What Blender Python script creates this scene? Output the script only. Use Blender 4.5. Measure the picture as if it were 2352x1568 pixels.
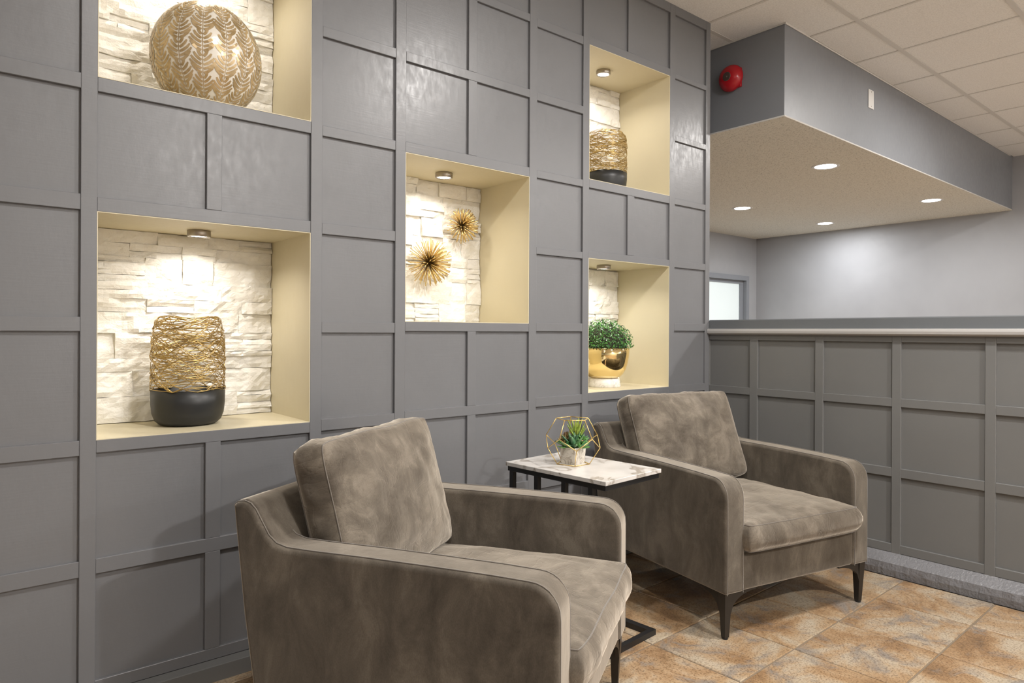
import bpy, bmesh, math, random
from mathutils import Vector, Matrix, noise, Euler

D = bpy.data
for o in list(D.objects): D.objects.remove(o)
scn = bpy.context.scene
C = scn.collection
S = 2.24            # metres per grid unit of the survey
H = 0.485 * S       # eye height
def Z(r): return r * S + H

# ------------------------------------------------------------ camera
cam = D.cameras.new('camera'); camo = D.objects.new('camera', cam); C.objects.link(camo)
cam.lens = 24; cam.sensor_width = 36; cam.sensor_fit = 'HORIZONTAL'
cam.shift_y = -22.5 / 2352
cam.clip_start = 0.02
camo.matrix_world = Matrix.Translation((0, -S, H)) @ Matrix.Rotation(math.radians(50.2 - 90), 4, 'Z') @ Matrix.Rotation(math.radians(90), 4, 'X') @ Matrix.Rotation(0.0048, 4, 'Z')
scn.camera = camo

# ------------------------------------------------------------ world, lights, exposure
w = D.worlds.new('world'); scn.world = w; w.use_nodes = True
w.node_tree.nodes['Background'].inputs[0].default_value = (0.9, 0.93, 1.0, 1)
w.node_tree.nodes['Background'].inputs[1].default_value = 0.15
scn.view_settings.view_transform = 'Standard'; scn.view_settings.look = 'None'
scn.view_settings.exposure = 0.0; scn.view_settings.gamma = 1
scn.view_settings.use_curve_mapping = False
CEIL = Z(0.777)
def area(name, loc, size, power, color=(1, .93, .84), rot=(0, 0, 0), shape='DISK', sy=None, spread=180):
    l = D.lights.new(name, 'AREA'); l.shape = shape; l.size = size
    if sy: l.size_y = sy
    l.energy = power; l.color = color; l.spread = math.radians(spread)
    o = D.objects.new(name, l); o.location = loc; o.rotation_euler = rot; C.objects.link(o)
    return o
WARM = (1.0, 0.93, 0.83); NEUT = (1.0, 0.965, 0.925)
DOWNLIGHTS = [(2.40, -1.66, 50), (5.2, -1.52, 60), (0.85, -1.50, 28), (1.9, -4.2, 128), (5.4, -4.3, 100), (-1.4, -3.4, 24)]
for i, (x, y, p) in enumerate(DOWNLIGHTS):
    area('downlight_lamp', (x, y, CEIL - 0.045), 0.15, p, NEUT)
POTS = [(4.94, .125), (5.99, 1.445), (7.50, 1.353), (6.92, .10)]
SOF = Z(0.5428)
for x, y in POTS:
    area('pot_lamp', (x, y, SOF - 0.012), 0.14, 17, (.97, .98, 1.0))

# ------------------------------------------------------------ materials
def mat(name, col=(.5, .5, .5), rough=.5, metal=0, **kw):
    m = D.materials.new(name); m.use_nodes = True
    b = m.node_tree.nodes['Principled BSDF']
    b.inputs['Base Color'].default_value = (*col, 1); b.inputs['Roughness'].default_value = rough
    b.inputs['Metallic'].default_value = metal
    for k, v in kw.items(): b.inputs[k.replace('_', ' ')].default_value = v
    return m
def nd(m, t, **kw):
    n = m.node_tree.nodes.new(t)
    for k, v in kw.items():
        if k in n.inputs: n.inputs[k].default_value = v
        else: setattr(n, k, v)
    return n
def lk(m, a, ao, b, bi): m.node_tree.links.new(a.outputs[ao], b.inputs[bi])
def bs(m): return m.node_tree.nodes['Principled BSDF']
def coords(m, scale=(1, 1, 1), kind='Object', src=None):
    tc = nd(m, 'ShaderNodeTexCoord'); mp = nd(m, 'ShaderNodeMapping'); mp.inputs['Scale'].default_value = scale
    lk(m, tc, kind, mp, 'Vector'); return mp
def world_coords(m, scale=(1, 1, 1)):
    g = nd(m, 'ShaderNodeNewGeometry'); mp = nd(m, 'ShaderNodeMapping'); mp.inputs['Scale'].default_value = scale
    lk(m, g, 'Position', mp, 'Vector'); return mp
def ramp(m, src, out, stops, target, inp):
    r = nd(m, 'ShaderNodeValToRGB'); e = r.color_ramp.elements
    while len(e) < len(stops): e.new(.5)
    for el, (p, c) in zip(e, stops): el.position = p; el.color = (*c, 1) if len(c) == 3 else c
    lk(m, src, out, r, 'Fac')
    if target: lk(m, r, 'Color', target, inp)
    return r
def bump(m, src, out, strength, dist=.01, prev=None):
    b = nd(m, 'ShaderNodeBump'); b.inputs['Strength'].default_value = strength; b.inputs['Distance'].default_value = dist
    lk(m, src, out, b, 'Height')
    if prev: lk(m, prev, 'Normal', b, 'Normal')
    lk(m, b, 'Normal', bs(m), 'Normal'); return b

def paint(name, col, rough=.38, brush=1.0):
    m = mat(name, col, rough)
    mp = world_coords(m, (6, 6, 2.6)); n = nd(m, 'ShaderNodeTexNoise', Scale=9.0, Detail=5.0, Roughness=.6); lk(m, mp, 'Vector', n, 'Vector')
    mp2 = world_coords(m, (2.2, 2.2, 45)); n2 = nd(m, 'ShaderNodeTexNoise', Scale=4.0, Detail=4.0); lk(m, mp2, 'Vector', n2, 'Vector')
    mp3 = world_coords(m, (1.3, 1.3, 1.3)); n3 = nd(m, 'ShaderNodeTexNoise', Scale=1.6, Detail=3.0); lk(m, mp3, 'Vector', n3, 'Vector')
    c = Vector(col)
    ramp(m, n3, 'Fac', [(.3, tuple(c * .94)), (.7, tuple(c * 1.05))], bs(m), 'Base Color')
    rr = ramp(m, n, 'Fac', [(.3, (rough - .04,) * 3), (.75, (rough + .10,) * 3)], bs(m), 'Roughness')
    b1 = bump(m, n, 'Fac', .20 * brush, .0014); bump(m, n2, 'Fac', .16 * brush, .0012, b1)
    return m
M = {}
M['grey'] = paint('slate_grey_satin_paint', (.168, .171, .180), .33, .9)
M['grey_low'] = paint('slate_grey_low_wall_paint', (.150, .151, .149), .42, .5)
M['fascia'] = paint('bluish_grey_paint', (.125, .135, .145), .45, .6)
M['ledge'] = paint('pale_grey_ledge_paint', (.42, .41, .40), .4, .6)
M['curb'] = paint('grey_curb_paint', (.17, .17, .18), .4, 1.0)
_m = M['curb']; _g = world_coords(_m); _n = nd(_m, 'ShaderNodeTexNoise', Scale=90.0, Detail=3.0); lk(_m, _g, 'Vector', _n, 'Vector'); bump(_m, _n, 'Fac', .8, .004)
M['farwall'] = paint('light_grey_wall_paint', (.345, .35, .365), .5, .5)
M['soffit'] = paint('blue_grey_bulkhead_paint', (.235, .25, .275), .38, .7)
M['cream'] = paint('cream_paint', (.66, .595, .425), .45, .4)
M['white'] = mat('white_plastic', (.75, .75, .74), .4)

def m_stipple():
    m = mat('stippled_ceiling_paint', (.66, .62, .54), .85)
    mp = world_coords(m); n = nd(m, 'ShaderNodeTexNoise', Scale=95.0, Detail=3.0, Roughness=.7); lk(m, mp, 'Vector', n, 'Vector')
    ramp(m, n, 'Fac', [(.36, (.48, .46, .40)), (.47, (.74, .72, .645)), (1, (.79, .77, .70))], bs(m), 'Base Color')
    bump(m, n, 'Fac', .6, .006); return m
M['stipple'] = m_stipple()
def m_tile():
    m = mat('mineral_ceiling_tile', (.62, .575, .53), .9)
    mp = world_coords(m); n = nd(m, 'ShaderNodeTexNoise', Scale=140.0, Detail=2.0); lk(m, mp, 'Vector', n, 'Vector')
    ramp(m, n, 'Fac', [(.35, (.76, .76, .75)), (.6, (.85, .85, .84))], bs(m), 'Base Color')
    bump(m, n, 'Fac', .3, .003); return m
M['ctile'] = m_tile()
M['tee'] = mat('painted_ceiling_grid', (.64, .63, .61), .5)
M['cavity'] = mat('dark_ceiling_gap', (.12, .11, .1), .9)
def m_stone():
    m = mat('white_painted_ledgestone', (.86, .825, .76), .55)
    mp = world_coords(m, (1, 1, 1.6)); n = nd(m, 'ShaderNodeTexNoise', Scale=28.0, Detail=7.0, Roughness=.6, Distortion=.6); lk(m, mp, 'Vector', n, 'Vector')
    n2 = nd(m, 'ShaderNodeTexNoise', Scale=120.0, Detail=3.0); lk(m, mp, 'Vector', n2, 'Vector')
    ramp(m, n, 'Fac', [(.3, (.83, .805, .75)), (.6, (.88, .865, .825))], bs(m), 'Base Color')
    b = bump(m, n, 'Fac', .55, .012); bump(m, n2, 'Fac', .12, .002, b); return m
M['stone'] = m_stone()
M['mortar'] = mat('white_backer', (.62, .59, .52), .8)
def m_floor():
    m = mat('rustic_ceramic_tile', (.5, .35, .2), .38)
    oi = nd(m, 'ShaderNodeObjectInfo')
    g = nd(m, 'ShaderNodeNewGeometry')
    add = nd(m, 'ShaderNodeVectorMath', operation='ADD'); mul = nd(m, 'ShaderNodeMath', operation='MULTIPLY'); mul.inputs[1].default_value = 37.0
    lk(m, oi, 'Random', mul, 0); lk(m, g, 'Position', add, 0); lk(m, mul, 'Value', add, 1)
    n = nd(m, 'ShaderNodeTexNoise', Scale=4.2, Detail=8.0, Roughness=.62, Distortion=.5); lk(m, add, 'Vector', n, 'Vector')
    n2 = nd(m, 'ShaderNodeTexNoise', Scale=6.0, Detail=9.0, Roughness=.68); n2.inputs['Distortion'].default_value = .9
    ad2 = nd(m, 'ShaderNodeVectorMath', operation='ADD'); ad2.inputs[1].default_value = (11, 7, 3); lk(m, add, 'Vector', ad2, 0); lk(m, ad2, 'Vector', n2, 'Vector')
    n3 = nd(m, 'ShaderNodeTexNoise', Scale=150.0, Detail=4.0, Roughness=.7); lk(m, add, 'Vector', n3, 'Vector')
    r1 = ramp(m, n, 'Fac', [(.32, (.20, .125, .07)), (.42, (.32, .20, .105)), (.50, (.40, .275, .16)), (.60, (.46, .385, .285))], None, None)
    r2 = ramp(m, n2, 'Fac', [(.52, (0, 0, 0)), (.64, (.9,) * 3)], None, None)
    mx = nd(m, 'ShaderNodeMix', data_type='RGBA'); lk(m, r2, 'Color', mx, 0); lk(m, r1, 'Color', mx, 6); mx.inputs[7].default_value = (.25, .22, .19, 1)
    r3 = ramp(m, n3, 'Fac', [(.40, (.45, .40, .36)), (.50, (1, 1, 1))], None, None)
    m2 = nd(m, 'ShaderNodeMix', data_type='RGBA', blend_type='MULTIPLY'); m2.inputs[0].default_value = .75
    lk(m, mx, 2, m2, 6); lk(m, r3, 'Color', m2, 7); lk(m, m2, 2, bs(m), 'Base Color')
    bump(m, n3, 'Fac', .12, .002); return m
M['floor'] = m_floor()
M['grout'] = mat('dusty_brown_grout', (.22, .17, .12), .9)

def m_velvet(name='taupe_velvet', crease=False):
    f_ = 1.5 if crease else 1.1
    def q(*c): return tuple(x * f_ for x in c)
    m = mat(name, (.16, .13, .10), .75)
    b = bs(m); b.inputs['Sheen Weight'].default_value = 1.0; b.inputs['Sheen Roughness'].default_value = .42; b.inputs['Sheen Tint'].default_value = (.95, .86, .74, 1)
    b.inputs['Specular IOR Level'].default_value = .2
    mp = coords(m, (1, 1, .55)); n = nd(m, 'ShaderNodeTexNoise', Scale=9.5, Detail=9.0, Roughness=.66, Distortion=.45); lk(m, mp, 'Vector', n, 'Vector')
    n2 = nd(m, 'ShaderNodeTexNoise', Scale=420.0, Detail=2.0); lk(m, mp, 'Vector', n2, 'Vector')
    n4 = nd(m, 'ShaderNodeTexNoise', Scale=17.0, Detail=5.0, Distortion=.3); lk(m, mp, 'Vector', n4, 'Vector')
    r1 = ramp(m, n, 'Fac', [(.36, q(.046, .037, .028)), (.47, q(.070, .058, .045)), (.54, q(.086, .072, .056)), (.64, q(.125, .106, .084))], None, None)
    r2 = ramp(m, n2, 'Fac', [(.3, (.8, .8, .8)), (.7, (1.12, 1.12, 1.12))], None, None)
    mx = nd(m, 'ShaderNodeMix', data_type='RGBA', blend_type='MULTIPLY'); mx.inputs[0].default_value = .8
    lk(m, r1, 'Color', mx, 6); lk(m, r2, 'Color', mx, 7); lk(m, mx, 2, b, 'Base Color')
    b1 = bump(m, n4, 'Fac', .28, .006)
    if crease:
        for sc_, rot_, st in (((2.2, 9, 2.2), .5, .16), ((8, 2.0, 3), -.35, .12)):
            tc = nd(m, 'ShaderNodeTexCoord'); m3 = nd(m, 'ShaderNodeMapping'); m3.inputs['Scale'].default_value = sc_; m3.inputs['Rotation'].default_value = (0, 0, rot_)
            lk(m, tc, 'Object', m3, 'Vector'); nn_ = nd(m, 'ShaderNodeTexNoise', Scale=2.6, Detail=3.0, Distortion=.6); lk(m, m3, 'Vector', nn_, 'Vector')
            rr = ramp(m, nn_, 'Fac', [(.40, (1, 1, 1)), (.485, (.8, .8, .8)), (.5, (0, 0, 0)), (.52, (.75, .75, .75)), (.62, (1, 1, 1))], None, None)
            b1 = bump(m, rr, 'Color', st, .006, b1)
    bump(m, n2, 'Fac', .12, .001, b1)
    return m
M['velvet'] = m_velvet(); M['velvet_cushion'] = m_velvet('creased_taupe_velvet', True)
M['piping'] = mat('taupe_velvet_seam', (.12, .10, .08), .75, Sheen_Weight=.6)
M['black_metal'] = mat('black_powder_coat', (.012, .012, .013), .38)
M['leg'] = mat('black_brown_lacquer', (.018, .015, .013), .35)
M['matte_black'] = mat('matte_black_ceramic', (.017, .018, .019), .42)
M['gold'] = mat('brushed_gold_wire', (.56, .41, .17), .34, 1)
M['gold_dark'] = mat('dark_brass', (.10, .06, .02), .4, 1)
M['gold_paint'] = mat('gold_painted_metal', (.78, .56, .20), .32, .85)
M['gold_mirror'] = mat('polished_gold', (.88, .70, .36), .06, 1)
M['brass'] = mat('antique_gold_spike', (.68, .50, .21), .33, .85)
M['nickel'] = mat('brushed_nickel', (.45, .41, .36), .35, 1)
M['red'] = mat('red_enamel', (.45, .012, .02), .22)
M['bellhub'] = mat('dark_bell_hub', (.09, .06, .05), .45)
def emis(name, col, s):
    m = mat(name, (1, 1, 1), .4); b = bs(m); b.inputs['Emission Color'].default_value = (*col, 1); b.inputs['Emission Strength'].default_value = s; return m
M['lens'] = emis('lit_lamp_lens', (1, .95, .86), 14)
M['potlens'] = emis('lit_downlight_lens', (1, .97, .93), 12)
def m_marble(name, base, vein, sc, w0=.49, w1=.53, dist=2.0, det=4.0):
    m = mat(name, base, .28)
    mp = coords(m); n = nd(m, 'ShaderNodeTexNoise', Scale=sc, Detail=det, Roughness=.5, Distortion=dist); lk(m, mp, 'Vector', n, 'Vector')
    n2 = nd(m, 'ShaderNodeTexNoise', Scale=sc * 2.2, Detail=3.0); lk(m, mp, 'Vector', n2, 'Vector')
    r = ramp(m, n, 'Fac', [(w0 - .035, base), (w0, vein), (w1, tuple(.5 * (a + b) for a, b in zip(base, vein))), (w1 + .03, base)], None, None)
    r2 = ramp(m, n2, 'Fac', [(.3, (.82, .81, .80)), (.6, (1, 1, 1))], None, None)
    mx = nd(m, 'ShaderNodeMix', data_type='RGBA', blend_type='MULTIPLY'); mx.inputs[0].default_value = 1
    lk(m, r, 'Color', mx, 6); lk(m, r2, 'Color', mx, 7); lk(m, mx, 2, bs(m), 'Base Color'); return m
M['marble'] = m_marble('white_marble_laminate', (.64, .62, .60), (.34, .30, .26), 4.6, .555, .585, 1.5)
M['potmarble'] = m_marble('weathered_white_stone', (.66, .62, .55), (.40, .35, .29), 22.0, .50, .56)
M['footmarble'] = m_marble('pale_marble', (.78, .76, .72), (.58, .55, .50), 14.0, .55, .58)
M['pearl'] = mat('pearl_white_grout', (.72, .68, .60), .25)
def m_mosaic():
    m = mat('champagne_gold_mosaic', (.62, .46, .24), .2, .35)
    mp = coords(m); v = nd(m, 'ShaderNodeTexVoronoi', Scale=170.0); lk(m, mp, 'Vector', v, 'Vector')
    n = nd(m, 'ShaderNodeTexNoise', Scale=30.0, Detail=2.0); lk(m, mp, 'Vector', n, 'Vector')
    ramp(m, n, 'Fac', [(.35, (.38, .27, .13)), (.65, (.56, .42, .24))], bs(m), 'Base Color')
    bump(m, v, 'Color', .35, .004); return m
M['mosaic'] = m_mosaic()
def m_leaf(name, c0, c1, rough=.35, sc=60):
    m = mat(name, c0, rough); oi = nd(m, 'ShaderNodeNewGeometry')
    n = nd(m, 'ShaderNodeTexNoise', Scale=float(sc), Detail=1.0); mp = world_coords(m); lk(m, mp, 'Vector', n, 'Vector')
    ramp(m, n, 'Fac', [(.35, c0), (.65, c1)], bs(m), 'Base Color'); return m
M['boxwood'] = m_leaf('boxwood_green', (.007, .045, .028), (.09, .29, .04), .3, 110)
M['succ'] = m_leaf('blue_green_succulent', (.05, .15, .075), (.16, .30, .13), .45, 40)
M['succ_lime'] = m_leaf('lime_succulent', (.20, .32, .04), (.42, .50, .10), .45, 60)
M['succ_red'] = m_leaf('bronze_succulent', (.14, .035, .02), (.22, .20, .07), .45, 60)
M['succ_bright'] = m_leaf('bright_green_succulent', (.06, .24, .07), (.20, .42, .10), .4, 60)
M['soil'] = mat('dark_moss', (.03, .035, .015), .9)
def m_glass():
    m = mat('frosted_glass_pane', (.78, .86, .86), .35); b = bs(m); b.inputs['Emission Color'].default_value = (.80, .90, .92, 1); b.inputs['Emission Strength'].default_value = .2  # faint emission added so the pane reads bright; it is no lamp
    return m
M['frost'] = m_glass()

# ------------------------------------------------------------ mesh helpers
def tag(o, label=None, cat=None, group=None, kind=None):
    if label: o['label'] = label
    if cat: o['category'] = cat
    if group: o['group'] = group
    if kind: o['kind'] = kind
    return o
def empty(name, loc=(0, 0, 0), rz=0):
    o = D.objects.new(name, None); o.location = loc; o.rotation_euler = (0, 0, rz); o.empty_display_size = .05; C.objects.link(o); return o
def obj(name, bm, m, parent=None, smooth=False, loc=None):
    if smooth:
        for f in bm.faces: f.smooth = True
    me = D.meshes.new(name); bm.to_mesh(me); bm.free()
    o = D.objects.new(name, me); C.objects.link(o)
    for x in (m if isinstance(m, (list, tuple)) else [m]): me.materials.append(M[x] if isinstance(x, str) else x)
    if parent: o.parent = parent
    if loc: o.location = loc
    return o
def meshobj(name, me, parent=None, loc=(0, 0, 0), rot=None):
    o = D.objects.new(name, me); C.objects.link(o); o.location = loc
    if rot is not None: o.rotation_euler = rot
    if parent: o.parent = parent
    return o
def box(bm, a, b):
    x0, y0, z0 = [min(p, q) for p, q in zip(a, b)]; x1, y1, z1 = [max(p, q) for p, q in zip(a, b)]
    v = [bm.verts.new(p) for p in ((x0, y0, z0), (x1, y0, z0), (x1, y1, z0), (x0, y1, z0), (x0, y0, z1), (x1, y0, z1), (x1, y1, z1), (x0, y1, z1))]
    for f in ((3, 2, 1, 0), (4, 5, 6, 7), (0, 1, 5, 4), (1, 2, 6, 5), (2, 3, 7, 6), (3, 0, 4, 7)): bm.faces.new([v[i] for i in f])
    return v
def bxo(name, a, b, m, parent=None, bev=0, segs=2):
    bm = bmesh.new(); box(bm, a, b)
    if bev: bmesh.ops.bevel(bm, geom=bm.edges[:], offset=bev, segments=segs, affect='EDGES', profile=.6)
    return obj(name, bm, m, parent)
def tube(bm, pts, r, sides=6, closed=False, cap=True):
    n = len(pts); rings = []
    pts = [Vector(p) for p in pts]; up = None
    for i, p in enumerate(pts):
        a = pts[(i - 1) % n] if (closed or i > 0) else p
        b = pts[(i + 1) % n] if (closed or i < n - 1) else p
        t = (b - a).normalized() if (b - a).length > 1e-9 else Vector((0, 0, 1))
        if up is None:
            up = Vector((0, 0, 1)) if abs(t.z) < .9 else Vector((1, 0, 0))
        s = t.cross(up)
        if s.length < 1e-6: s = t.cross(Vector((0, 1, 0)))
        s.normalize(); u = s.cross(t); up = u
        rr = r[i] if isinstance(r, (list, tuple)) else r
        rings.append([bm.verts.new(p + (s * math.cos(k * 2 * math.pi / sides) + u * math.sin(k * 2 * math.pi / sides)) * rr) for k in range(sides)])
    for i in range(n if closed else n - 1):
        A, B = rings[i], rings[(i + 1) % n]
        for k in range(sides): bm.faces.new((A[k], A[(k + 1) % sides], B[(k + 1) % sides], B[k]))
    if cap and not closed:
        bm.faces.new(rings[0][::-1]); bm.faces.new(rings[-1])
def lathe(bm, prof, segs=48, cx=0, cy=0, sx=1, sy=1):
    rings = []
    for r, z in prof:
        if r < 1e-5: rings.append([bm.verts.new((cx, cy, z))])
        else: rings.append([bm.verts.new((cx + r * sx * math.cos(2 * math.pi * k / segs), cy + r * sy * math.sin(2 * math.pi * k / segs), z)) for k in range(segs)])
    for A, B in zip(rings, rings[1:]):
        for k in range(segs):
            q = (k + 1) % segs
            if len(A) == 1 and len(B) == 1: continue
            if len(A) == 1: bm.faces.new((A[0], B[q], B[k]))
            elif len(B) == 1: bm.faces.new((A[k], A[q], B[0]))
            else: bm.faces.new((A[k], A[q], B[q], B[k]))
def copy_tree(o, parent=None):
    c = o.copy(); C.objects.link(c)
    if parent: c.parent = parent
    for ch in list(o.children): copy_tree(ch, c)
    return c
def bevel_mod(o, wd, segs=3, angle=35):
    b = o.modifiers.new('bevel', 'BEVEL'); b.width = wd; b.segments = segs; b.limit_method = 'ANGLE'; b.angle_limit = math.radians(angle)
    wn = o.modifiers.new('wn', 'WEIGHTED_NORMAL'); wn.keep_sharp = False
    for f in o.data.polygons: f.use_smooth = True
    return o

# ------------------------------------------------------------ the room shell
XMIN, YMIN, YBACK = -3.0, -5.2, 2.55
XH = 1.478 * S            # low wall face
T = 0.012                 # board thickness
TOPZ = .777
# ---- panelled wall
stiles = [(-.315, -.297), (-.167, -.149), (-.018, 0), (.1312, .1492), (.4315, .4500), (.579, .5985), (.876, .8952), (1.0243, 1.0426), (1.3153, 1.3353), (1.4605, 1.478)]
base_rails = [(-.31, -.29), (-.158, -.139), (-.002, .016), (.150, .170), (.302, .321), (.455, .472), (.604, .619)]
BOT, TOP = (-.4605, -.4445), (.755, .777)
secs = [
 (base_rails, [], None), (base_rails, [], None), (base_rails, [], None),
 ([(-.309, -.29), (-.156, -.140), (.150, .168), (.302, .320), (.604, .619)], [(-.140, .150), (.320, .604)], (.2805, .3008)),
 ([(-.31, -.29), (-.155, -.137), (-.003, .014), (.150, .167), (.302, .318), (.456, .472), (.604, .619)], [], None),
 ([(-.31, -.29), (-.152, -.135), (.0, .016), (.302, .320), (.456, .472), (.604, .619)], [(.016, .302)], (.729, .748)),
 ([(-.31, -.29), (-.148, -.130), (.001, .018), (.153, .167), (.303, .318), (.455, .471), (.600, .617)], [], None),
 ([(-.31, -.29), (-.146, -.128), (.156, .171), (.304, .322), (.605, .622)], [(-.128, .156), (.322, .605)], (1.166, 1.1885)),
 ([(-.31, -.29), (-.144, -.126), (.004, .022), (.155, .171), (.305, .319), (.456, .469), (.604, .616)], [], None)]
NY = .372                 # niche depth
holes = []
for k, (r, n, mid) in enumerate(secs):
    for z0, z1 in n: holes.append((stiles[k][1] * S, stiles[k + 1][0] * S, Z(z0), Z(z1)))
bm = bmesh.new()
xs = sorted({XMIN, XH} | {h[0] for h in holes} | {h[1] for h in holes}); zs = sorted({0, CEIL} | {h[2] for h in holes} | {h[3] for h in holes})
for xa, xb in zip(xs, xs[1:]):
    run = None
    for za, zb in zip(zs, zs[1:]):
        mx_, mz_ = (xa + xb) / 2, (za + zb) / 2
        if any(h[0] < mx_ < h[1] and h[2] < mz_ < h[3] for h in holes): continue
        box(bm, (xa, T + .006, za), (xb, NY + .03, zb))
box(bm, (XMIN, NY + .03, 0), (XH, NY + .09, CEIL))
wallA = tag(obj('wall_left', bm, 'grey'), 'tall slate grey feature wall panelled with square battens and lit niches', kind='structure')
def slab(name, x0, x1, z0, z1, y0, y1, m='grey', bev=.0012, parent=wallA):
    bm = bmesh.new(); box(bm, (x0 * S, y0, Z(z0)), (x1 * S, y1, Z(z1)))
    if bev: bmesh.ops.bevel(bm, geom=[e for e in bm.edges if all(v.co.y < y0 + 1e-6 for v in e.verts)], offset=bev, segments=1, affect='EDGES')
    return obj(name, bm, m, parent)
rnd = random.Random(5)
for a, b in stiles: slab('stile', a, b, BOT[0], TOPZ, 0, T + .006)
for k, (rails, nic, mid) in enumerate(secs):
    x0, x1 = stiles[k][1], stiles[k + 1][0]
    allr = sorted(rails + [BOT, TOP])
    for z0, z1 in allr:
        e = rnd.uniform(0, .0012); slab('rail', x0, x1, z0, z1, e, T + .006)
    for (a0, a1), (b0, b1) in zip(allr, allr[1:]):
        if any(abs(a1 - n0) < .003 for n0, n1 in nic): continue
        if mid:
            slab('stile', mid[0], mid[1], a1, b0, .0006, T + .006)
            slab('panel', x0, mid[0], a1, b0, T, T + .006, bev=0); slab('panel', mid[1], x1, a1, b0, T, T + .006, bev=0)
        else: slab('panel', x0, x1, a1, b0, T, T + .006, bev=0)
# baseboard with sloping top under the panelled wall
bm = bmesh.new()
pr = [(0, 0), (-.034, 0), (-.034, Z(-.464)), (-.030, Z(-.4632)), (0, Z(-.4605))]
def extrude_prof(bm, prof, fn0, fn1):
    a = [bm.verts.new(fn0(*p)) for p in prof]; b = [bm.verts.new(fn1(*p)) for p in prof]
    n = len(prof)
    for i in range(n): bm.faces.new((a[i], a[(i + 1) % n], b[(i + 1) % n], b[i]))
    bm.faces.new(a[::-1]); bm.faces.new(b)
    bmesh.ops.recalc_face_normals(bm, faces=bm.faces[:])
extrude_prof(bm, [(y, z) for y, z in pr], lambda y, z: (XMIN, y, z), lambda y, z: (XH - .045, y, z))
tag(obj('baseboard_left', bm, 'grey_low'), 'low grey baseboard along the foot of the panelled wall', kind='structure')

# ---- niches: cream lining, stacked stone back
def stone_mesh(w_, h_, d, seed, tilt):
    r = random.Random(seed); bm = bmesh.new()
    nx = max(3, int(w_ / .016)); nz = max(2, int(h_ / .012)); nx = min(nx, 16); nz = min(nz, 5)
    off = Vector((r.uniform(0, 50), r.uniform(0, 50), r.uniform(0, 50)))
    G = []
    for j in range(nz + 1):
        row = []
        for i in range(nx + 1):
            u, v = i / nx, j / nz
            e = min(u, 1 - u, v, 1 - v)
            x = (u - .5) * w_; z = (v - .5) * h_
            nn = noise.fractal(Vector((x * 16, z * 26, 0)) + off, 1.0, 2.0, 3)
            step = .004 if noise.noise(Vector((x * 9, z * 15, 3)) + off) > .12 else 0
            y = -(d + nn * .006 + step + tilt * (v - .5) * .012)
            if e < 1e-6: y += .0035 * r.random() + .001
            jx = noise.noise(Vector((x * 30, z * 30, 9)) + off) * .0022 if 0 < i < nx else noise.noise(Vector((z * 60, 4, 9)) + off) * .0016
            jz = noise.noise(Vector((x * 25, 7, 5)) + off) * .0022
            row.append(bm.verts.new((x + jx, y, z + jz)))
        G.append(row)
    for j in range(nz):
        for i in range(nx): bm.faces.new((G[j][i], G[j][i + 1], G[j + 1][i + 1], G[j + 1][i]))
    ring = [G[0][i] for i in range(nx + 1)] + [G[j][nx] for j in range(1, nz + 1)] + [G[nz][i] for i in range(nx - 1, -1, -1)] + [G[j][0] for j in range(nz - 1, 0, -1)]
    bk = [bm.verts.new((v.co.x, 0, v.co.z)) for v in ring]
    for i in range(len(ring)):
        q = (i + 1) % len(ring); bm.faces.new((ring[q], ring[i], bk[i], bk[q]))
    return bm
def niche(x0, x1, z0, z1, seed):
    bm = bmesh.new(); t = .005; y0 = .0
    box(bm, (x0 - .0, y0 + .001, z0 - .0), (x1, NY, z0 + t * .4)); box(bm, (x0, y0 + .001, z1 - t * .4), (x1, NY, z1))
    box(bm, (x0, y0 + .001, z0 + t * .4), (x0 + t * .4, NY, z1 - t * .4)); box(bm, (x1 - t * .4, y0 + .001, z0 + t * .4), (x1, NY, z1 - t * .4))
    ln = obj('niche', bm, 'cream', wallA)
    bxo('backer', (x0 + .002, NY - .004, z0 + .002), (x1 - .002, NY + .029, z1 - .002), 'mortar', ln)
    r = random.Random(seed); z = z0 + .004
    a, b = x0 + .004, x1 - .004
    while z < z1 - .012:
        # a moulded panel: a course 7..11 cm high made of one to four thin layers
        hgt = r.choice([.045, .056, .07, .085, .10]);
        if z + hgt > z1 - .006: hgt = z1 - .003 - z
        x = a
        while x < b - .01:
            wd = r.uniform(.10, .30)
            if b - (x + wd) < .06: wd = b - x
            lay = max(1, round(hgt / r.choice([.024, .036, .06, .1, .1])))
            lay = min(lay, 4)
            cuts = [0] + sorted((i + r.uniform(-.2, .2)) / lay for i in range(1, lay)) + [1]
            for c0, c1 in zip(cuts, cuts[1:]):
                hh = (c1 - c0) * hgt
                if wd > .17 and r.random() < .45: f = r.uniform(.35, .65); parts = [(0, f), (f, 1)]
                else: parts = [(0, 1)]
                for p0, p1 in parts:
                    ww = (p1 - p0) * wd
                    bm = stone_mesh(ww - .0006, hh - .0006, r.choice([.014, .017, .019, .022, .025]) + r.uniform(-.002, .002), r.random() * 1e6, r.uniform(-1, 1))
                    s = obj('stone', bm, 'stone', ln)
                    s.location = (x + (p0 + p1) / 2 * wd, NY - .004, z + (c0 + c1) / 2 * hgt)
            x += wd
        z += hgt
    return ln
for i, h in enumerate(holes): niche(*h, 11 + i * 7)

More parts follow.
